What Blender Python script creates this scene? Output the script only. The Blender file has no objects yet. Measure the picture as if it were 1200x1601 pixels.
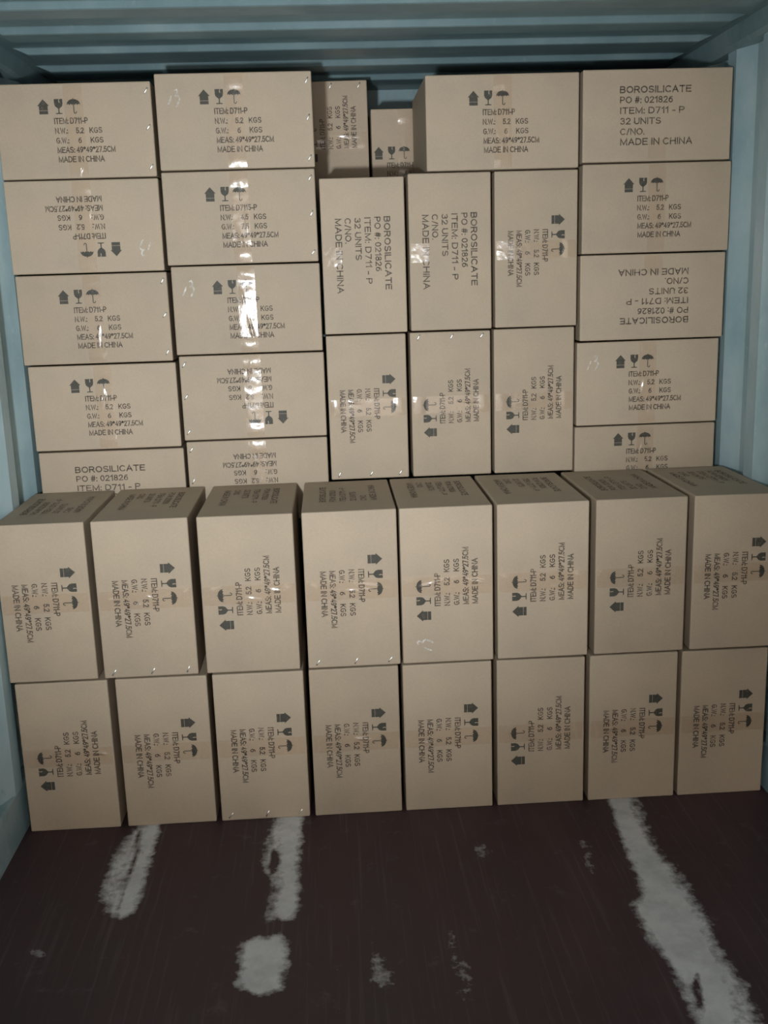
import bpy, bmesh, math, random
from mathutils import Matrix, Vector, noise

random.seed(7)
S = bpy.context.scene
C = S.collection

# ------------------------------------------------------------------ camera
cam_d = bpy.data.cameras.new('camera')
cam = bpy.data.objects.new('camera', cam_d)
C.objects.link(cam)
cam_d.sensor_fit = 'HORIZONTAL'
cam_d.sensor_width = 36.0
cam_d.lens = 1600.39 / 1200.0 * 36.0
cam_d.clip_start = 0.02
right = Vector((0.997919, -0.056841, -0.03045))
up = Vector((0.042197, 0.218546, 0.974914))
fwd = Vector((0.048761, 0.97417, -0.22049))
M = Matrix((right, up, -fwd)).transposed().to_4x4()
M.translation = Vector((-0.17632, -3.43053, 1.64335))
cam.matrix_world = M
S.camera = cam

# ------------------------------------------------------------------ light and exposure
S.view_settings.view_transform = 'Standard'
S.view_settings.look = 'None'
S.view_settings.gamma = 1.0
S.view_settings.use_curve_mapping = False
S.view_settings.exposure = 0.0

W = bpy.data.worlds.new('world')
S.world = W
W.use_nodes = True
bg = W.node_tree.nodes['Background']
bg.inputs['Color'].default_value = (0.90, 0.79, 0.70, 1)
bg.inputs['Strength'].default_value = 3.1

# the hand lamp held beside the phone in the dark container
ld = bpy.data.lights.new('hand_lamp', 'SPOT')
ld.energy = 298
ld.color = (0.93, 0.98, 1.0)
ld.spot_size = math.radians(65)
ld.spot_blend = 1.0
ld.shadow_soft_size = 0.06
lamp = bpy.data.objects.new('hand_lamp', ld)
C.objects.link(lamp)
lamp.location = (-0.55, -3.45, 1.38)
lamp.rotation_euler = (Vector((-0.30, 0.0, 1.62)) - lamp.location).to_track_quat('-Z', 'Y').to_euler()


# ------------------------------------------------------------------ materials
def new_mat(name):
    m = bpy.data.materials.new(name)
    m.use_nodes = True
    nt = m.node_tree
    nt.nodes.clear()
    out = nt.nodes.new('ShaderNodeOutputMaterial')
    return m, nt, out


def N(nt, kind, **kw):
    n = nt.nodes.new(kind)
    for k, v in kw.items():
        if k.startswith('i_'):
            key = k[2:].replace('_', ' ')
            n.inputs[int(key) if key.isdigit() else key].default_value = v
        else:
            setattr(n, k, v)
    return n


def ramp(nt, fac, stops):
    r = nt.nodes.new('ShaderNodeValToRGB')
    el = r.color_ramp.elements
    while len(el) > len(stops):
        el.remove(el[-1])
    while len(el) < len(stops):
        el.new(0.5)
    for e, (p, c) in zip(el, stops):
        e.position = p
        e.color = c if len(c) == 4 else (*c, 1)
    nt.links.new(fac, r.inputs[0])
    return r.outputs[0]


def mixc(nt, fac, a, b, mode='MIX'):
    n = nt.nodes.new('ShaderNodeMix')
    n.data_type = 'RGBA'
    n.blend_type = mode
    for i, v in ((0, fac), (6, a), (7, b)):
        if isinstance(v, (int, float)):
            n.inputs[i].default_value = v
        elif isinstance(v, tuple):
            n.inputs[i].default_value = (*v, 1) if len(v) == 3 else v
        else:
            nt.links.new(v, n.inputs[i])
    return n.outputs[2]


def mapped(nt, scale, coord='Object'):
    tc = nt.nodes.new('ShaderNodeTexCoord')
    mp = nt.nodes.new('ShaderNodeMapping')
    mp.inputs['Scale'].default_value = scale
    nt.links.new(tc.outputs[coord], mp.inputs[0])
    return mp.outputs[0]


def noise_tex(nt, vec, scale, detail=4, rough=0.55):
    n = N(nt, 'ShaderNodeTexNoise', i_Scale=scale, i_Detail=detail, i_Roughness=rough)
    nt.links.new(vec, n.inputs['Vector'])
    return n.outputs['Fac']


def bump(nt, height, strength, dist):
    b = N(nt, 'ShaderNodeBump', i_Strength=strength, i_Distance=dist)
    nt.links.new(height, b.inputs['Height'])
    return b.outputs[0]


def cardboard_material():
    m, nt, out = new_mat('cardboard')
    p = N(nt, 'ShaderNodeBsdfPrincipled', i_Roughness=0.62)
    oi = nt.nodes.new('ShaderNodeObjectInfo')
    tone = ramp(nt, oi.outputs['Random'], [(0, (0.430, 0.345, 0.255)), (0.5, (0.455, 0.366, 0.272)), (1, (0.482, 0.390, 0.292))])
    v = mapped(nt, (1, 1, 1))
    n1 = noise_tex(nt, v, 5.0, 5)
    c = mixc(nt, 1.0, tone, ramp(nt, n1, [(0.3, (0.92, 0.92, 0.93)), (0.7, (1.05, 1.04, 1.02))]), 'MULTIPLY')
    n2 = noise_tex(nt, v, 220.0, 2)
    c = mixc(nt, 1.0, c, ramp(nt, n2, [(0.3, (0.96, 0.96, 0.96)), (0.7, (1.03, 1.03, 1.03))]), 'MULTIPLY')
    nt.links.new(c, p.inputs['Base Color'])
    n3 = noise_tex(nt, v, 9.0, 3)
    nt.links.new(bump(nt, n3, 0.35, 0.006), p.inputs['Normal'])
    nt.links.new(p.outputs[0], out.inputs[0])
    return m


def ink_material(name, col, lo, hi):
    m, nt, out = new_mat(name)
    p = N(nt, 'ShaderNodeBsdfPrincipled', i_Roughness=0.6)
    p.inputs['Base Color'].default_value = (*col, 1)
    tr = nt.nodes.new('ShaderNodeBsdfTransparent')
    mx = nt.nodes.new('ShaderNodeMixShader')
    tc = nt.nodes.new('ShaderNodeTexCoord')
    oi = nt.nodes.new('ShaderNodeObjectInfo')
    add = nt.nodes.new('ShaderNodeVectorMath')
    nt.links.new(tc.outputs['Object'], add.inputs[0])
    nt.links.new(oi.outputs['Location'], add.inputs[1])
    n = noise_tex(nt, add.outputs[0], 60.0, 4, 0.6)
    f = ramp(nt, n, [(0.35, (lo,) * 3), (0.62, (hi,) * 3)])
    nt.links.new(f, mx.inputs[0])
    nt.links.new(tr.outputs[0], mx.inputs[1])
    nt.links.new(p.outputs[0], mx.inputs[2])
    nt.links.new(mx.outputs[0], out.inputs[0])
    return m


def tape_material():
    m, nt, out = new_mat('clear_tape')
    tr = nt.nodes.new('ShaderNodeBsdfTransparent')
    tr.inputs[0].default_value = (0.945, 0.942, 0.934, 1)
    gl = N(nt, 'ShaderNodeBsdfGlossy', i_Roughness=0.16)
    gl.inputs[0].default_value = (1, 1, 1, 1)
    fr = N(nt, 'ShaderNodeFresnel', i_IOR=1.5)
    mx = nt.nodes.new('ShaderNodeMixShader')
    nt.links.new(fr.outputs[0], mx.inputs[0])
    nt.links.new(tr.outputs[0], mx.inputs[1])
    nt.links.new(gl.outputs[0], mx.inputs[2])
    v = mapped(nt, (1, 1, 1))
    n = noise_tex(nt, v, 55.0, 3, 0.5)
    bn = bump(nt, n, 0.4, 0.0012)
    nt.links.new(bn, gl.inputs['Normal'])
    nt.links.new(mx.outputs[0], out.inputs[0])
    return m


def paint_material(name, base, dark, light, rough=0.45):
    m, nt, out = new_mat(name)
    p = N(nt, 'ShaderNodeBsdfPrincipled', i_Roughness=rough)
    v = mapped(nt, (1, 1, 0.6))
    n1 = noise_tex(nt, v, 3.5, 6, 0.62)
    c = ramp(nt, n1, [(0.32, dark), (0.52, base), (0.74, light)])
    n2 = noise_tex(nt, v, 38.0, 5, 0.7)
    c = mixc(nt, ramp(nt, n2, [(0.60, (0, 0, 0)), (0.70, (0.55,) * 3)]), c, light)
    n3 = noise_tex(nt, v, 17.0, 6, 0.75)
    c = mixc(nt, ramp(nt, n3, [(0.63, (0, 0, 0)), (0.69, (0.6,) * 3)]), c, dark)
    nt.links.new(c, p.inputs['Base Color'])
    nt.links.new(bump(nt, n2, 0.25, 0.003), p.inputs['Normal'])
    nt.links.new(p.outputs[0], out.inputs[0])
    return m


def floor_material():
    m, nt, out = new_mat('floor_paint')
    p = N(nt, 'ShaderNodeBsdfPrincipled')
    v = mapped(nt, (1, 0.35, 1))
    v2 = mapped(nt, (1, 1, 1))
    n1 = noise_tex(nt, v, 3.0, 5, 0.6)
    c = ramp(nt, n1, [(0.3, (0.044, 0.026, 0.033)), (0.5, (0.062, 0.032, 0.039)), (0.75, (0.100, 0.058, 0.064))])
    vs = mapped(nt, (60, 1.6, 1))
    n4 = noise_tex(nt, vs, 1.0, 4, 0.6)
    c = mixc(nt, ramp(nt, n4, [(0.55, (0, 0, 0)), (0.80, (0.42,) * 3)]), c, (0.20, 0.17, 0.17))
    n5 = noise_tex(nt, v2, 11.0, 6, 0.7)
    c = mixc(nt, ramp(nt, n5, [(0.60, (0, 0, 0)), (0.80, (0.42,) * 3)]), c, (0.24, 0.21, 0.21))
    at = N(nt, 'ShaderNodeAttribute', attribute_name='wear')
    n2 = noise_tex(nt, v2, 34.0, 5, 0.65)
    n6 = noise_tex(nt, mapped(nt, (26, 5, 1)), 1.0, 4, 0.6)
    s = N(nt, 'ShaderNodeMath', operation='MULTIPLY_ADD')
    nt.links.new(n2, s.inputs[0])
    s.inputs[1].default_value = 0.95
    nt.links.new(at.outputs['Fac'], s.inputs[2])
    s2 = N(nt, 'ShaderNodeMath', operation='MULTIPLY_ADD')
    nt.links.new(n6, s2.inputs[0])
    s2.inputs[1].default_value = 0.45
    nt.links.new(s.outputs[0], s2.inputs[2])
    f = ramp(nt, s2.outputs[0], [(0.95, (0, 0, 0)), (1.0, (1, 1, 1))])
    mr = N(nt, 'ShaderNodeMapRange', i_1=0.94, i_2=1.34, i_3=0.0, i_4=1.0)
    nt.links.new(s2.outputs[0], mr.inputs[0])
    wc = ramp(nt, n5, [(0.25, (0.60, 0.60, 0.62)), (0.6, (0.84, 0.84, 0.86))])
    c = mixc(nt, mr.outputs[0], c, wc)
    nt.links.new(c, p.inputs['Base Color'])
    r = N(nt, 'ShaderNodeMapRange', i_1=0.2, i_2=0.8, i_3=0.42, i_4=0.7)
    nt.links.new(n1, r.inputs[0])
    nt.links.new(r.outputs[0], p.inputs['Roughness'])
    nt.links.new(bump(nt, n2, 0.2, 0.002), p.inputs['Normal'])
    nt.links.new(p.outputs[0], out.inputs[0])
    return m


def simple_material(name, col, rough, metal=0.0, n_scale=80.0):
    m, nt, out = new_mat(name)
    p = N(nt, 'ShaderNodeBsdfPrincipled', i_Roughness=rough, i_Metallic=metal)
    v = mapped(nt, (1, 1, 1))
    n = noise_tex(nt, v, n_scale, 3)
    c = mixc(nt, 1.0, col, ramp(nt, n, [(0.3, (0.9,) * 3), (0.7, (1.05,) * 3)]), 'MULTIPLY')
    nt.links.new(c, p.inputs['Base Color'])
    nt.links.new(p.outputs[0], out.inputs[0])
    return m


CARD = cardboard_material()
INK = ink_material('text_ink', (0.105, 0.078, 0.058), 0.45, 0.92)
INK_DARK = ink_material('symbol_ink', (0.058, 0.056, 0.044), 0.70, 0.97)
CHALK = ink_material('chalk', (0.80, 0.76, 0.70), 0.25, 0.90)
TAPE = tape_material()
STEEL = simple_material('staple_steel', (0.97, 0.96, 0.92), 0.42, 1.0)
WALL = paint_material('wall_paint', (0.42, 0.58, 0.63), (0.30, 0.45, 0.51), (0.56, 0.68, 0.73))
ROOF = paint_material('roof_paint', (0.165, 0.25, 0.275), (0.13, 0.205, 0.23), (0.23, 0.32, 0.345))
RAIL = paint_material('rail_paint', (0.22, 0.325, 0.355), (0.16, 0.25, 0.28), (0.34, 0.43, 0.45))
BASE = paint_material('bottom_rail_paint', (0.29, 0.43, 0.49), (0.15, 0.26, 0.32), (0.50, 0.62, 0.67))
FLOOR = floor_material()


# ------------------------------------------------------------------ helpers
def mesh_obj(name, me, mat, parent=None, matrix=None):
    if mat and not me.materials:
        me.materials.append(mat)
    o = bpy.data.objects.new(name, me)
    C.objects.link(o)
    if parent:
        o.parent = parent
    if matrix is not None:
        o.matrix_local = matrix
    return o


def pydata(name, verts, faces):
    me = bpy.data.meshes.new(name)
    me.from_pydata(verts, [], faces)
    me.update()
    return me


def structure(o, label):
    o['kind'] = 'structure'
    o['label'] = label
    return o


# ------------------------------------------------------------------ the container
Y0, Y1 = -4.90, 1.04           # open doors ... closed end
HW = 1.176                     # inner half width at the wall crests
HZ = 2.395

# floor, with paint worn off along the wheel tracks
WEAR = {
    'A': [(-0.817, -0.44), (-0.76, -0.44), (-0.764, -0.679), (-0.76, -0.81), (-0.769, -0.93), (-0.794, -0.95), (-0.832, -0.932), (-0.867, -0.846), (-0.874, -0.751), (-0.87, -0.633), (-0.852, -0.526)],
    'B': [(-0.397, -0.44), (-0.317, -0.44), (-0.319, -0.603), (-0.328, -0.742), (-0.321, -0.887), (-0.324, -0.99), (-0.343, -1.01), (-0.391, -1.0), (-0.392, -0.919), (-0.382, -0.896), (-0.396, -0.801), (-0.422, -0.766), (-0.428, -0.715), (-0.42, -0.592)],
    'C': [(-0.454, -1.107), (-0.431, -1.083), (-0.39, -1.092), (-0.363, -1.074), (-0.351, -1.109), (-0.346, -1.202), (-0.357, -1.244), (-0.352, -1.279), (-0.402, -1.293), (-0.434, -1.272), (-0.452, -1.247), (-0.447, -1.2), (-0.457, -1.15)],
    'D': [(0.662, -0.44), (0.745, -0.44), (0.749, -0.548), (0.726, -0.68), (0.723, -0.787), (0.739, -0.863), (0.748, -0.968), (0.745, -1.099), (0.748, -1.167), (0.737, -1.218), (0.743, -1.316), (0.736, -1.418), (0.702, -1.65), (0.594, -1.60), (0.581, -1.445), (0.584, -1.37), (0.588, -1.265), (0.572, -1.189), (0.573, -1.095), (0.568, -1.038), (0.61, -1.014), (0.629, -0.909), (0.635, -0.778), (0.647, -0.634)],
    'K': [(-0.805, -0.434), (-0.768, -0.439), (-0.764, -0.679), (-0.76, -0.81), (-0.769, -0.93), (-0.794, -0.95), (-0.81, -0.923), (-0.808, -0.805), (-0.802, -0.675)],
    'L': [(-0.382, -0.462), (-0.322, -0.468), (-0.322, -0.602), (-0.33, -0.742), (-0.323, -0.887), (-0.327, -0.989), (-0.347, -1.007), (-0.381, -0.995), (-0.378, -0.911), (-0.367, -0.852), (-0.376, -0.72)],
    'M': [(0.676, -0.437), (0.733, -0.443), (0.718, -0.565), (0.708, -0.715), (0.715, -0.853), (0.716, -0.995), (0.719, -1.124), (0.708, -1.252), (0.699, -1.381), (0.671, -1.497), (0.649, -1.572), (0.587, -1.566), (0.598, -1.49), (0.617, -1.406), (0.603, -1.314), (0.588, -1.216), (0.581, -1.102), (0.579, -1.039), (0.615, -1.014), (0.633, -0.909), (0.639, -0.778), (0.651, -0.635)],
    'E': [(-0.117, -1.178), (-0.103, -1.177), (-0.101, -1.234), (-0.095, -1.281), (-0.108, -1.303), (-0.127, -1.278)],
    'F': [(0.065, -1.117), (0.079, -1.113), (0.08, -1.19), (0.102, -1.242), (0.09, -1.356), (0.072, -1.376), (0.075, -1.286), (0.063, -1.238)],
    'G': [(0.51, -0.693), (0.528, -0.724), (0.521, -0.816), (0.508, -0.903), (0.499, -0.831)],
    'H': [(0.203, -0.713), (0.229, -0.706), (0.236, -0.745), (0.21, -0.759)],
    'I': [(0.609, -0.63), (0.628, -0.655), (0.627, -0.684), (0.602, -0.678)],
    'J': [(-0.991, -1.074), (-0.97, -1.079), (-0.967, -1.092), (-0.983, -1.09)],
}
HOLES = [[(-0.824, -0.495), (-0.813, -0.504), (-0.802, -0.675), (-0.807, -0.821), (-0.803, -0.924), (-0.813, -0.917), (-0.817, -0.814), (-0.813, -0.667)],
         [(-0.403, -0.666), (-0.388, -0.649), (-0.379, -0.737), (-0.39, -0.808), (-0.41, -0.773)],
         [(0.618, -1.362), (0.648, -1.319), (0.629, -1.407), (0.616, -1.449), (0.606, -1.437)]]
FAINT = {'A': 0.60, 'B': 0.60, 'D': 0.58, 'E': 0.62, 'F': 0.40, 'G': 0.42, 'H': 0.45, 'I': 0.45, 'J': 0.75}


def sdist(x, y, poly):
    inside = False
    best = 1e9
    n = len(poly)
    for i in range(n):
        ax, ay = poly[i]
        bx_, by_ = poly[(i + 1) % n]
        dx, dy = bx_ - ax, by_ - ay
        t = max(0.0, min(1.0, ((x - ax) * dx + (y - ay) * dy) / (dx * dx + dy * dy + 1e-12)))
        best = min(best, math.hypot(x - ax - t * dx, y - ay - t * dy))
        if (ay > y) != (by_ > y) and x < (bx_ - ax) * (y - ay) / (by_ - ay) + ax:
            inside = not inside
    return best if inside else -best


def wear_at(x, y):
    w = 0.0
    for k, poly in WEAR.items():
        xs = [p[0] for p in poly]
        ys = [p[1] for p in poly]
        if x < min(xs) - 0.06 or x > max(xs) + 0.06 or y < min(ys) - 0.06 or y > max(ys) + 0.06:
            continue
        a = FAINT.get(k, 0.95)
        d = sdist(x, y, poly)
        w = max(w, a * max(0.0, min(1.0, 0.55 + d / 0.048)))
    for poly in HOLES:
        d = sdist(x, y, poly)
        w = min(w, max(0.12, min(1.0, 0.4 - d / 0.02)))
    return w


def build_floor():
    xs = [-1.24 + i * 0.0124 for i in range(201)]
    ys = []
    y = Y0
    while y < Y1:
        ys.append(y)
        y += 0.0125 if -1.75 < y < -0.42 else 0.25
    ys.append(Y1)
    nx = len(xs)
    verts, vals = [], []
    for y in ys:
        for x in xs:
            verts.append((x, y, 0.0))
            vals.append(wear_at(x, y) if -1.8 < y < -0.4 else 0.0)
    faces = [(j * nx + i, j * nx + i + 1, (j + 1) * nx + i + 1, (j + 1) * nx + i)
             for j in range(len(ys) - 1) for i in range(nx - 1)]
    me = pydata('floor', verts, faces)
    at = me.attributes.new('wear', 'FLOAT', 'POINT')
    at.data.foreach_set('value', vals)
    o = mesh_obj('floor', me, FLOOR)
    structure(o, 'dark maroon painted container floor with pale worn wheel tracks')


build_floor()


def corrugated_wall(name, side, label):
    # vertical trapezoid ribs: crest (inner face), slope, recess, slope
    pts = []
    p0 = 0.03                      # y where a crest begins, going deeper
    pitch, crest, slope, depth = 0.278, 0.070, 0.085, 0.036
    k0 = int(math.floor((Y0 - p0) / pitch)) - 1
    k = k0
    prof = []
    while True:
        b = p0 + k * pitch
        prof += [(b, 0), (b + crest, 0), (b + crest + 0.045, depth), (b + pitch - slope, depth)]
        k += 1
        if b > Y1 + pitch:
            break
    prof = [q for q in prof if Y0 - 0.02 <= q[0] <= Y1 + 0.02]
    verts, faces = [], []
    zlev = [0.15, 0.9, 1.6, 2.335]
    for z in zlev:
        for y, d in prof:
            verts.append((side * (HW + d), y, z))
    n = len(prof)
    for j in range(len(zlev) - 1):
        for i in range(n - 1):
            f = (j * n + i, j * n + i + 1, (j + 1) * n + i + 1, (j + 1) * n + i)
            faces.append(f if side < 0 else f[::-1])
    me = pydata(name, verts, faces)
    o = mesh_obj(name, me, WALL)
    md = o.modifiers.new('thickness', 'SOLIDIFY')
    md.thickness = 0.003
    md.offset = -1
    structure(o, label)
    return o


corrugated_wall('wall_left', -1, 'pale blue corrugated steel wall at the left of the cartons')
corrugated_wall('wall_right', 1, 'pale blue corrugated steel wall at the right of the cartons')


def box_mesh(name, x0, x1, y0, y1, z0, z1, bev=0.0, seg=2):
    bm = bmesh.new()
    bmesh.ops.create_cube(bm, size=1.0)
    for v in bm.verts:
        v.co = ((x0 + x1) / 2 + v.co.x * (x1 - x0), (y0 + y1) / 2 + v.co.y * (y1 - y0), (z0 + z1) / 2 + v.co.z * (z1 - z0))
    if bev:
        bmesh.ops.bevel(bm, geom=bm.edges[:], offset=bev, segments=seg, affect='EDGES', profile=0.5)
    me = bpy.data.meshes.new(name)
    bm.to_mesh(me)
    bm.free()
    return me


n_trim = 0
for side in (-1, 1):
    a, b = sorted((side * HW, side * 1.26))
    n_trim += 1
    o = mesh_obj('trim_%d' % n_trim, box_mesh('bottom_rail', a, b, Y0, Y1, -0.05, 0.155, 0.006), BASE)
    structure(o, 'pale blue steel bottom rail along the %s wall' % ('left' if side < 0 else 'right'))
    # top side rail: a square tube with a sloping lip toward the roof panel
    n_trim += 1
    prof = [(1.150, 2.392), (1.158, 2.345), (1.168, 2.332), (1.26, 2.332), (1.26, 2.45), (1.150, 2.45)]
    verts, faces = [], []
    for y in (Y0, Y1):
        verts += [(side * x, y, z) for x, z in prof]
    n = len(prof)
    for i in range(n):
        j = (i + 1) % n
        f = (i, j, n + j, n + i)
        faces.append(f if side > 0 else f[::-1])
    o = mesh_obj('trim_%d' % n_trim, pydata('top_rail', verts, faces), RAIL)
    structure(o, 'blue-grey steel top rail where the %s wall meets the roof' % ('left' if side < 0 else 'right'))


def build_roof():
    # cross ribs pressed into the panel; they fade out before the side rails
    pitch = 0.270
    ys, prof = [], []
    first = -0.150
    k = int(math.floor((Y0 - first) / pitch)) - 1
    while first + k * pitch < Y1 + pitch:
        b = first + k * pitch
        # face looking to the doors, low flat, back slope, high flat
        for dy, d in ((-0.014, 0.0), (-0.011, 0.002), (0.0, 0.017), (0.006, 0.019), (0.095, 0.019), (0.103, 0.017), (0.135, 0.002), (0.142, 0.0)):
            if Y0 <= b + dy <= Y1:
                prof.append((b + dy, d))
        k += 1
    prof = [q for q in prof if q[0] < 0.83]
    prof = [(Y0, prof[0][1])] + prof + [(Y1, 0.0)]
    cols = [(-1.16, 0), (-1.128, 0), (-1.085, 1), (-0.5, 1), (0, 1), (0.5, 1), (1.085, 1), (1.128, 0), (1.16, 0)]
    verts, faces = [], []
    for y, d in prof:
        for x, a in cols:
            verts.append((x, y, HZ - d * a))
    n = len(cols)
    for j in range(len(prof) - 1):
        for i in range(n - 1):
            faces.append((j * n + i, (j + 1) * n + i, (j + 1) * n + i + 1, j * n + i + 1))
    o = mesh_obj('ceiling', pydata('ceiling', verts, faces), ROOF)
    md = o.modifiers.new('thickness', 'SOLIDIFY')
    md.thickness = 0.003
    md.offset = -1
    structure(o, 'blue-grey steel roof panel with pressed cross ribs')


build_roof()


def build_end_wall():
    prof = []
    x = -1.2
    while x < 1.2:
        prof += [(x, 0.0), (x + 0.11, 0.0), (x + 0.128, 0.045), (x + 0.232, 0.045)]
        x += 0.25
    verts, faces = [], []
    for z in (0.0, 2.42):
        for x, d in prof:
            verts.append((x, Y1 - 0.055 + d, z))
    n = len(prof)
    for i in range(n - 1):
        faces.append((i, i + 1, n + i + 1, n + i))
    o = mesh_obj('wall_back', pydata('wall_back', verts, faces), WALL)
    structure(o, 'blue corrugated end wall behind the stacked cartons')


build_end_wall()
n_trim += 1
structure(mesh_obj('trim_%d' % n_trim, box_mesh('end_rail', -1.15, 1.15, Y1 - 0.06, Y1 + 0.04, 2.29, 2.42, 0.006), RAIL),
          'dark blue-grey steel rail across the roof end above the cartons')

# ------------------------------------------------------------------ printing on the cartons
UW = {}


# plain stroke letters like the stencil-free sans of the print: polylines on a box of height 1
def arc(cx, cy, rx, ry, a0, a1, n=7):
    return [(cx + rx * math.cos(math.radians(a0 + (a1 - a0) * i / n)), cy + ry * math.sin(math.radians(a0 + (a1 - a0) * i / n))) for i in range(n + 1)]


GLYPH = {
    'A': (0.72, [[(0, 0), (0.36, 1), (0.72, 0)], [(0.13, 0.34), (0.59, 0.34)]]),
    'B': (0.62, [[(0, 0), (0, 1), (0.32, 1)] + arc(0.34, 0.765, 0.24, 0.235, 90, -90) + [(0, 0.53)], [(0.34, 0.53)] + arc(0.36, 0.265, 0.26, 0.265, 90, -90) + [(0, 0)]]),
    'C': (0.70, [arc(0.38, 0.5, 0.38, 0.5, 48, 312, 12)]),
    'D': (0.68, [[(0, 0), (0, 1), (0.28, 1)] + arc(0.30, 0.5, 0.38, 0.5, 90, -90, 9) + [(0, 0)]]),
    'E': (0.58, [[(0.58, 1), (0, 1), (0, 0), (0.58, 0)], [(0, 0.53), (0.52, 0.53)]]),
    'G': (0.74, [arc(0.38, 0.5, 0.38, 0.5, 50, 330, 12) + [(0.74, 0.46), (0.42, 0.46)]]),
    'H': (0.66, [[(0, 0), (0, 1)], [(0.66, 0), (0.66, 1)], [(0, 0.53), (0.66, 0.53)]]),
    'I': (0.02, [[(0.01, 0), (0.01, 1)]]),
    'K': (0.64, [[(0, 0), (0, 1)], [(0.62, 1), (0.02, 0.38)], [(0.22, 0.58), (0.64, 0)]]),
    'L': (0.54, [[(0, 1), (0, 0), (0.54, 0)]]),
    'M': (0.80, [[(0, 0), (0, 1), (0.40, 0.06), (0.80, 1), (0.80, 0)]]),
    'N': (0.66, [[(0, 0), (0, 1), (0.66, 0), (0.66, 1)]]),
    'O': (0.78, [arc(0.39, 0.5, 0.39, 0.5, 90, 450, 16)]),
    'P': (0.60, [[(0, 0), (0, 1), (0.32, 1)] + arc(0.34, 0.73, 0.26, 0.27, 90, -90) + [(0, 0.46)]]),
    'R': (0.64, [[(0, 0), (0, 1), (0.34, 1)] + arc(0.35, 0.74, 0.26, 0.26, 90, -90) + [(0, 0.48)], [(0.36, 0.48), (0.64, 0)]]),
    'S': (0.62, [arc(0.31, 0.745, 0.28, 0.255, 35, 270, 9)[:-1] + arc(0.31, 0.25, 0.31, 0.25, 90, -145, 9)]),
    'T': (0.64, [[(0, 1), (0.64, 1)], [(0.32, 1), (0.32, 0)]]),
    'U': (0.64, [[(0, 1), (0, 0.34)] + arc(0.32, 0.34, 0.32, 0.34, 180, 360, 8) + [(0.64, 1)]]),
    'W': (1.00, [[(0, 1), (0.25, 0), (0.50, 0.94), (0.75, 0), (1.0, 1)]]),
    '0': (0.52, [arc(0.26, 0.5, 0.26, 0.5, 90, 450, 14)]),
    '1': (0.26, [[(0, 0.78), (0.24, 1), (0.24, 0)]]),
    '2': (0.52, [arc(0.26, 0.73, 0.25, 0.27, 165, -30, 7) + [(0, 0), (0.52, 0)]]),
    '3': (0.52, [arc(0.25, 0.75, 0.24, 0.25, 150, -90, 7)[:-1] + arc(0.25, 0.27, 0.27, 0.27, 90, -150, 7)]),
    '4': (0.54, [[(0.40, 0), (0.40, 1), (0, 0.30), (0.54, 0.30)]]),
    '5': (0.52, [[(0.48, 1), (0.10, 1), (0.04, 0.52)] + arc(0.25, 0.32, 0.27, 0.32, 120, -150, 9)]),
    '6': (0.52, [[(0.44, 0.94), (0.20, 0.90), (0.03, 0.55)] + arc(0.26, 0.31, 0.25, 0.31, 180, -180, 12)]),
    '7': (0.52, [[(0, 1), (0.52, 1), (0.18, 0)]]),
    '8': (0.52, [arc(0.26, 0.76, 0.22, 0.24, 90, 450, 10), arc(0.26, 0.26, 0.26, 0.26, 90, 450, 11)]),
    '9': (0.52, [arc(0.26, 0.69, 0.25, 0.31, 0, 360, 12) + [(0.49, 0.45), (0.32, 0.10), (0.08, 0.06)]]),
    '.': (0.02, [[(0.01, 0.0), (0.01, 0.03)]]),
    ':': (0.02, [[(0.01, 0.0), (0.01, 0.03)], [(0.01, 0.60), (0.01, 0.63)]]),
    '-': (0.30, [[(0, 0.36), (0.30, 0.36)]]),
    '/': (0.30, [[(0, 0), (0.30, 1)]]),
    '*': (0.32, [[(0.16, 0.98), (0.16, 0.62)], [(0.0, 0.89), (0.32, 0.71)], [(0.0, 0.71), (0.32, 0.89)]]),
    '#': (0.56, [[(0.10, 0), (0.22, 1)], [(0.36, 0), (0.48, 1)], [(0, 0.34), (0.52, 0.34)], [(0.04, 0.68), (0.56, 0.68)]]),
}


def text_mesh(key, s, width, cap, bold=0.175):
    """One printed line, left edge at x = 0, scaled to the given width and cap height."""
    strokes, x = [], 0.0
    for ch in s:
        if ch == ' ':
            x += 0.36
            continue
        w, lines = GLYPH[ch]
        strokes += [[(x + px, py) for px, py in ln] for ln in lines]
        x += w + 0.27
    total = x - 0.27
    kx, ky = (width - bold * cap) / total, cap * (1 - bold)
    hw = bold * cap / 2
    verts, faces = [], []
    for ln in strokes:
        p = [Vector((a * kx + hw, (b - 0.5) * ky)) for a, b in ln]
        closed = (p[0] - p[-1]).length < 1e-6
        n = len(p)
        b0 = len(verts)
        for i in range(n):
            d0 = (p[i] - p[i - 1]).normalized() if i else ((p[-1] - p[-2]).normalized() if closed else None)
            d1 = (p[i + 1] - p[i]).normalized() if i < n - 1 else ((p[1] - p[0]).normalized() if closed else None)
            ext = Vector((0, 0))
            if d0 is None:
                d0, ext = d1, -d1 * hw
            elif d1 is None:
                d1, ext = d0, d0 * hw
            t = d0 + d1
            t = t.normalized() if t.length > 1e-6 else d0
            nrm = Vector((-t.y, t.x))
            k = hw / max(0.42, nrm.dot(Vector((-d0.y, d0.x))))
            for sgn in (1, -1):
                q = p[i] + ext + nrm * k * sgn
                verts.append((q.x, q.y, 0.0))
        for i in range(n - 1):
            faces.append((b0 + 2 * i, b0 + 2 * i + 1, b0 + 2 * i + 3, b0 + 2 * i + 2))
    return pydata(key, verts, faces)


def poly_mesh(key, loops):
    verts, faces = [], []
    for lp in loops:
        b = len(verts)
        verts += [(x, y, 0.0) for x, y in lp]
        faces.append(tuple(range(b, b + len(lp))))
    return pydata(key, verts, faces)


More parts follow.
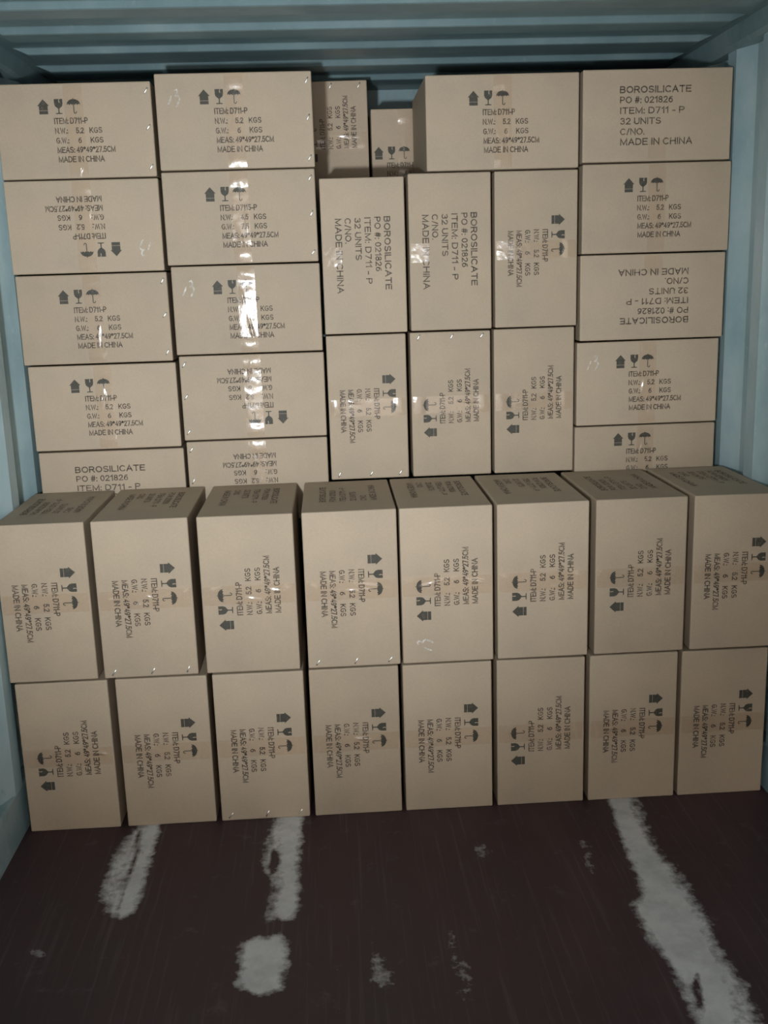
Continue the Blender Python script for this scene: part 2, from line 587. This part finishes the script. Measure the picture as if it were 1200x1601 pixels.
def arrow_mesh():
    # a broad "this way up" arrow standing on a bar
    return poly_mesh('arrow_mark', [[(-0.0135, -0.0105), (0.0135, -0.0105), (0.0135, 0.003), (0.0180, 0.003), (0.0, 0.0225), (-0.0180, 0.003), (-0.0135, 0.003)],
                                    [(-0.0135, -0.0215), (0.0135, -0.0215), (0.0135, -0.0115), (-0.0135, -0.0115)]])


def glass_mesh():
    bowl = [(-0.0130, 0.0225), (-0.0130, 0.008), (-0.0105, 0.001), (-0.0018, -0.006), (-0.0018, -0.0180), (-0.0100, -0.0190), (-0.0100, -0.0215),
            (0.0100, -0.0215), (0.0100, -0.0190), (0.0018, -0.0180), (0.0018, -0.006), (0.0105, 0.001), (0.0130, 0.008), (0.0130, 0.0225),
            (0.0040, 0.0225), (0.0028, 0.0165), (0.0045, 0.0140), (0.0022, 0.0105), (0.0012, 0.0140), (0.0004, 0.0165), (0.0022, 0.0225)]
    return poly_mesh('glass_mark', [bowl])


def umbrella_mesh():
    top = [(-0.0205, 0.004)] + [(0.0205 * math.cos(math.pi - t * math.pi / 10), 0.006 + 0.0155 * math.sin(t * math.pi / 10)) for t in range(1, 10)] + [(0.0205, 0.004)]
    low = []
    for k in range(5, 0, -1):
        x1 = -0.0205 + 0.0082 * k
        low += [(x1 - 0.0041, 0.0075), (x1 - 0.0082, 0.004)]
    canopy = top + low[:-1]
    stem = [(-0.0012, 0.007), (-0.0012, -0.018), (0.001, -0.0215), (0.006, -0.0215), (0.0085, -0.018), (0.0085, -0.0145), (0.0062, -0.0145), (0.0062, -0.0175), (0.005, -0.019), (0.002, -0.019), (0.0014, -0.017), (0.0014, 0.007)]
    tip = [(-0.0012, 0.0205), (0.0012, 0.0205), (0.0008, 0.0245), (-0.0008, 0.0245)]
    return poly_mesh('umbrella_mark', [canopy, stem, tip])


ARROW, GLASS, UMBRELLA = arrow_mesh(), glass_mesh(), umbrella_mesh()


def ribbon(key, strokes, w):
    verts, faces = [], []
    for st in strokes:
        b = len(verts)
        for i, (x, y) in enumerate(st):
            p, q = st[max(0, i - 1)], st[min(len(st) - 1, i + 1)]
            d = Vector((q[0] - p[0], q[1] - p[1])).normalized()
            ww = w * (0.5 if i in (0, len(st) - 1) else 1.0)
            verts += [(x - d.y * ww / 2, y + d.x * ww / 2, 0), (x + d.y * ww / 2, y - d.x * ww / 2, 0)]
        for i in range(len(st) - 1):
            faces.append((b + 2 * i, b + 2 * i + 1, b + 2 * i + 3, b + 2 * i + 2))
    return pydata(key, verts, faces)


CHALK13 = ribbon('chalk_number', [[(-0.016, 0.010), (-0.019, 0.000), (-0.024, -0.010), (-0.028, -0.019)],
                                  [(-0.006, 0.024), (0.001, 0.028), (0.005, 0.022), (0.003, 0.014), (-0.003, 0.009), (0.005, 0.008), (0.009, 0.001), (0.006, -0.008), (0.001, -0.017), (-0.003, -0.023)]], 0.0056)

# (name, text, width, cap height, u, v); v is the height of the line's middle above the face's middle
WEIGHTS = {'a': ('ITEM: D711-P', '5.2', '6'), 'b': ('ITEM: D7115-P', '4.5', '7.5')}
LINES = {}
for key, (item, nw, gw) in WEIGHTS.items():
    LINES[key] = [
        ('item_text', text_mesh('item_text', item, 0.104 if key == 'a' else 0.118, 0.0185), -0.064, 0.030),
        ('net_weight_text', text_mesh('net_weight_text', 'N.W.:', 0.040, 0.0175), -0.064, 0.001),
        ('net_weight_value', text_mesh('net_weight_value', nw, 0.025, 0.0175), 0.000, 0.001),
        ('unit_text', text_mesh('unit_text', 'KGS', 0.040, 0.0175), 0.042, 0.001),
        ('gross_weight_text', text_mesh('gross_weight_text', 'G.W.:', 0.040, 0.0175), -0.063, -0.028),
        ('gross_weight_value', text_mesh('gross_weight_value', gw, 0.011 if key == 'a' else 0.025, 0.0175), 0.005 if key == 'a' else 0.0, -0.028),
        ('unit_text', text_mesh('unit_text', 'KGS', 0.040, 0.0175), 0.043, -0.028),
        ('measure_text', text_mesh('measure_text', 'MEAS: 49*49*27.5CM', 0.180, 0.0185), -0.062, -0.056),
        ('origin_text', text_mesh('origin_text', 'MADE IN CHINA', 0.143, 0.0185), -0.061, -0.084),
    ]
BORO = [
    ('contents_text', text_mesh('contents_text', 'BOROSILICATE', 0.232, 0.0215, 0.19), -0.124, 0.078),
    ('order_text', text_mesh('order_text', 'PO #: 021826', 0.172, 0.0205), -0.123, 0.047),
    ('item_text', text_mesh('item_text', 'ITEM: D711 - P', 0.210, 0.0205), -0.122, 0.015),
    ('units_text', text_mesh('units_text', '32 UNITS', 0.133, 0.0205), -0.121, -0.017),
    ('carton_number_text', text_mesh('carton_number_text', 'C/NO.', 0.080, 0.0205), -0.121, -0.049),
    ('origin_text', text_mesh('origin_text', 'MADE IN CHINA', 0.236, 0.0215), -0.120, -0.080),
]


def tape_mesh(seed, length, width=0.058, tab=False):
    """Clear packing tape: bulges a little, lifts where it bends over the carton's edge, and has a few lengthwise wrinkles."""
    rnd = random.Random(seed + 40)
    nx, ny = 22, (16 if tab else 64)
    wr = []
    for k in range(0 if tab else rnd.choice((1, 2, 2, 3))):
        wr.append((rnd.uniform(-0.7, 0.7), rnd.uniform(0.12, 0.88), rnd.uniform(0.05, 0.13), rnd.uniform(0.0012, 0.0024), rnd.uniform(-2.5, 2.5)))
    verts, faces = [], []
    for j in range(ny + 1):
        for i in range(nx + 1):
            a = i / nx * 2 - 1
            t = j / ny
            h = 0.0009 + 0.0010 * (1 - a * a) * (0.4 + noise.noise(Vector((seed * 3.1, t * 5, 0))))
            h += 0.0005 * noise.noise(Vector((a * 1.5, t * 14, seed * 7.7)))
            e = min(t, 1 - t) * length if not tab else t * length
            if tab:
                h = 0.0009 + tab * t * (1.12 - 0.12 * t) + 0.0004 * noise.noise(Vector((a * 2, t * 5, 3.3)))
            elif e < 0.045:
                h += 0.0026 * math.sin(math.pi * e / 0.045) * (1 - 0.3 * a * a)
            for wa, wt, wl, wh, sl in wr:
                q = (a - wa - sl * (t - wt)) * width / 2 / 0.0042
                h += wh * math.exp(-q * q) * math.exp(-((t - wt) / wl) ** 2)
            verts.append((a * width / 2, (t - 0.5) * length, max(0.0006, h)))
    for j in range(ny):
        for i in range(nx):
            b = j * (nx + 1) + i
            faces.append((b, b + 1, b + nx + 2, b + nx + 1))
    me = pydata('tape', verts, faces)
    me.polygons.foreach_set('use_smooth', [True] * len(faces))
    return me


TAPES = [tape_mesh(s, 0.272) for s in range(12)]
TAB = tape_mesh(90, 0.058, 0.060, 0.0072)
TAB_LOOSE = tape_mesh(91, 0.058, 0.060, 0.0105)


def staple_mesh():
    # a flat wire crown with its two ends bent down into the board
    bm = bmesh.new()
    L, w, t = 0.0230, 0.0042, 0.0016
    prof = [(-L / 2, -0.0008), (-L / 2 + 0.0012, t), (-0.002, t * 1.08), (0.002, t * 1.08), (L / 2 - 0.0012, t), (L / 2, -0.0008)]
    rows = []
    for x, h in prof:
        rows.append([bm.verts.new((x, -w / 2, h - 0.0008)), bm.verts.new((x, -w * 0.3, h)), bm.verts.new((x, w * 0.3, h)), bm.verts.new((x, w / 2, h - 0.0008))])
    for a, b in zip(rows, rows[1:]):
        for i in range(3):
            bm.faces.new((a[i], b[i], b[i + 1], a[i + 1]))
    me = bpy.data.meshes.new('staple')
    bm.normal_update()
    bm.to_mesh(me)
    bm.free()
    me.polygons.foreach_set('use_smooth', [True] * len(me.polygons))
    return me


STAPLE = staple_mesh()


# ------------------------------------------------------------------ cartons
def carton_body(w, d, h, seed):
    """Corrugated case: soft edges, slightly crushed corners, a parting line of closed flaps on two faces."""
    rnd = random.Random(seed)
    bm = bmesh.new()
    bmesh.ops.create_cube(bm, size=1.0)
    j = {}
    for v in bm.verts:
        v.co = (v.co.x * w, v.co.y * d, (v.co.z + 0.5) * h)
        # the printed face stays flat, corners wander by a millimetre or two inside the outline
        v.co.x *= 1 - rnd.uniform(0, 0.004)
        v.co.z = v.co.z - rnd.uniform(0, 0.0018) if v.co.z > h / 2 else v.co.z
    bmesh.ops.bevel(bm, geom=bm.edges[:], offset=0.0042, segments=3, affect='EDGES', profile=0.5)
    me = bpy.data.meshes.new('body')
    bm.to_mesh(me)
    bm.free()
    me.polygons.foreach_set('use_smooth', [False] * len(me.polygons))
    return me


ROT = {'U': 0.0, 'D': math.pi, 'R': -math.pi / 2, 'L': math.pi / 2}
count = 0


def carton(label, group, x0, x1, z0, z1, yf, depth, kind, ori, lines='a', staples='', chalk=0, top_print=None, du=0.0, dv=0.0, yaw=None, tape_u=0.0, tab=False):
    """kind: 'icon' or 'boro' face toward the doors; ori: which way up the print stands; staples: edges of the printed face."""
    global count
    count += 1
    w, h = x1 - x0, z1 - z0
    root = bpy.data.objects.new('carton', None)
    C.objects.link(root)
    root.empty_display_size = 0.1
    root.location = ((x0 + x1) / 2, yf + depth / 2, z0)
    root.rotation_euler.z = math.radians(random.uniform(-0.22, 0.22)) if yaw is None else yaw
    root['label'] = label
    root['category'] = 'carton'
    root['group'] = group
    mesh_obj('body', carton_body(w, depth, h, count), CARD, root)

    def put(name, me, mat, u, v, lift, extra=0.0, face='front'):
        if face == 'front':
            base = Matrix.Translation((0, -depth / 2, h / 2)) @ Matrix.Rotation(math.pi / 2, 4, 'X')
            turn = ROT[ori]
        else:
            base = Matrix.Translation((0, 0.02, h))
            turn = ROT[top_print]
        m = base @ Matrix.Rotation(turn, 4, 'Z') @ Matrix.Translation((u, v, lift)) @ Matrix.Rotation(extra, 4, 'Z')
        return mesh_obj(name, me, mat, root, m)

    if kind == 'icon':
        put('arrow_mark', ARROW, INK_DARK, -0.093 + du, 0.072 + dv, 0.0006)
        put('glass_mark', GLASS, INK_DARK, -0.046 + du, 0.072 + dv, 0.0006)
        put('umbrella_mark', UMBRELLA, INK_DARK, 0.000 + du, 0.072 + dv, 0.0006)
        for nm, me, u, v in LINES[lines]:
            put(nm, me, INK, u + du, v + dv, 0.0006)
    else:
        for nm, me, u, v in BORO:
            put(nm, me, INK, u + du, v + dv, 0.0006)
    if top_print:
        for nm, me, u, v in BORO:
            put(nm, me, INK, u, v, 0.0006, face='top')
    # the tape runs across the middle of the face, over the print
    hh = h if ori in 'UD' else w
    if kind == 'icon':
        t = put('tape', TAPES[count % len(TAPES)], TAPE, tape_u, 0, 0.0004, math.pi if count % 2 else 0)
        t.scale = (1, (hh - 0.011) / 0.272, 1)
    if kind == 'boro' or tab:
        put('tape', TAB_LOOSE if tab else TAB, TAPE, 0.0, -hh / 2 + 0.006 + 0.029, 0.0004)
    if chalk:
        put('chalk_number', CHALK13, CHALK, -0.178, 0.068, 0.0007)
    # staples sit near an edge of the face as seen: l, r, t, b
    for ch in staples:
        for f in (-0.40, 0.02, 0.40):
            if ch in 'lr':
                sx, sz = (w / 2 - 0.016) * (1 if ch == 'r' else -1), f * h
            else:
                sx, sz = f * w * 0.98, (h / 2 - 0.018) * (1 if ch == 't' else -1)
            m = Matrix.Translation((sx, -depth / 2, h / 2 + sz)) @ Matrix.Rotation(math.pi / 2, 4, 'X') @ Matrix.Rotation(math.radians(58 + random.uniform(-8, 8)), 4, 'Z') @ Matrix.Translation((0, 0, 0.0004)) @ Matrix.Rotation(random.uniform(-0.07, 0.07), 4, 'X')
            mesh_obj('staple', STAPLE, STEEL, root, m)
    return root


GL = 'cartons of the tall back stack'
D_ = 0.470

# far left column, lying flat, from the top down
X = 'brown carton in the far left column of back stack, '
carton(X + 'topmost', GL, -1.171, -0.689, 1.9870, 2.2700, 0.0, D_, 'icon', 'U', staples='r')
carton(X + 'second from top, printed upside down', GL, -1.172, -0.688, 1.6965, 1.9830, 0.0, D_, 'icon', 'D', chalk=1)
carton(X + 'third from top', GL, -1.166, -0.682, 1.4070, 1.6925, 0.0, D_, 'icon', 'U', staples='r')
carton(X + 'fourth from top', GL, -1.156, -0.675, 1.1220, 1.4030, 0.0, D_, 'icon', 'U')
carton(X + 'lowest one in view', GL, -1.152, -0.671, 0.8370, 1.1180, 0.0, D_, 'boro', 'U')
# second column
X = 'brown carton in the second column of back stack, '
carton(X + 'topmost, rising above its neighbours', GL, -0.679, -0.190, 2.0030, 2.2910, 0.0, D_, 'icon', 'U', staples='r', chalk=1)
carton(X + 'second from top', GL, -0.677, -0.191, 1.7110, 1.9990, 0.0, D_, 'icon', 'U', lines='b', staples='r')
carton(X + 'third from top, chalked 13', GL, -0.670, -0.189, 1.4240, 1.7070, 0.0, D_, 'icon', 'U', chalk=1)
carton(X + 'fourth from top, printed upside down', GL, -0.665, -0.188, 1.1400, 1.4200, 0.0, D_, 'icon', 'D', staples='l')
carton(X + 'lowest one in view', GL, -0.661, -0.189, 0.8550, 1.1360, 0.0, D_, 'icon', 'D', staples='l')
# three upright columns in the middle
X = 'brown carton standing on end in the back stack, '
GU = 'cartons standing on end in the middle of the back stack'
carton(X + 'upper left of the six', GU, -0.180, 0.0925, 1.4750, 1.9690, 0.0, D_, 'boro', 'R')
carton(X + 'upper middle of the six', GU, 0.1035, 0.3730, 1.4770, 1.9765, 0.0, D_, 'boro', 'R')
carton(X + 'upper right of the six', GU, 0.3840, 0.6575, 1.4780, 1.9765, 0.0, D_, 'icon', 'R', tab=True)
carton(X + 'lower left of the six', GU, -0.179, 0.0860, 0.9860, 1.4710, 0.0, D_, 'icon', 'R', staples='b')
carton(X + 'lower middle of the six', GU, 0.1000, 0.3690, 0.9860, 1.4730, 0.0, D_, 'icon', 'L', staples='t')
carton(X + 'lower right of the six', GU, 0.3790, 0.6510, 0.9860, 1.4740, 0.0, D_, 'icon', 'L')
# on top of them
carton('narrow glimpse of upright brown carton set back under the roof, left of the top gap', GL, -0.267, 0.006, 1.858, 2.348, 0.492, D_, 'icon', 'L', staples='t', du=0.075, tape_u=0.04)
carton('low brown carton set back in the dark gap of the top row', GL, 0.016, 0.506, 1.965, 2.250, 0.500, D_, 'icon', 'U', du=-0.126, dv=-0.083, tape_u=-0.118)
carton('brown carton lying across two upright ones, right of the top gap', GL, 0.166, 0.659, 1.9805, 2.2700, 0.0, D_, 'icon', 'U')
# far right column
X = 'brown carton in the far right column of back stack, '
carton(X + 'topmost, large lettering', GL, 0.6690, 1.1560, 1.9940, 2.2760, 0.0, D_, 'boro', 'U')
carton(X + 'second from top', GL, 0.6715, 1.1630, 1.7075, 1.9900, 0.0, D_, 'icon', 'U')
carton(X + 'third from top, printed upside down', GL, 0.6690, 1.1560, 1.4245, 1.7035, 0.0, D_, 'boro', 'D')
carton(X + 'fourth from top', GL, 0.6600, 1.1450, 1.1385, 1.4205, 0.0, D_, 'icon', 'U', chalk=1)
carton(X + 'lowest one in view', GL, 0.6550, 1.1430, 0.8550, 1.1345, 0.0, D_, 'icon', 'U', dv=0.02)

# front stack: two rows of eight standing on end
YF = -0.4765
FD = 0.468
ORD = ['leftmost', 'second from left', 'third from left', 'fourth from left', 'fifth from left', 'sixth from left', 'seventh from left', 'rightmost']
lower = [(-1.1593, -0.8814, 'L', ''), (-0.8605, -0.5842, 'R', ''), (-0.568, -0.2904, 'R', 'b'), (-0.2752, -0.0002, 'R', ''),
         (0.0135, 0.2897, 'R', ''), (0.3043, 0.5807, 'L', ''), (0.5954, 0.8735, 'R', ''), (0.885, 1.1593, 'R', '')]
for (a, b, o, st), w in zip(lower, ORD):
    carton('brown carton standing on the floor in the lower front row, ' + w + ' of eight', 'lower row of the front stack',
           a, b, 0.0, 0.4905, YF, FD, 'icon', o, staples=st)
upper = [(-1.172, -0.9085, 'R', '', 0), (-0.8899, -0.6069, 'R', 'b', 0), (-0.5812, -0.2976, 'L', '', 0), (-0.2733, 0.0088, 'R', 'b', 0),
         (0.0163, 0.2954, 'L', '', 1), (0.3079, 0.5876, 'L', '', 0), (0.607, 0.887, 'L', '', 0), (0.9075, 1.172, 'R', '', 0)]
for i, ((a, b, o, st, ck), w) in enumerate(zip(upper, ORD)):
    carton('brown carton standing in the upper front row, ' + w + ' of eight', 'upper row of the front stack',
           a, b, 0.4945, 0.984, YF, FD, 'icon', o, staples=st, chalk=ck, top_print='R' if i % 3 else 'L')
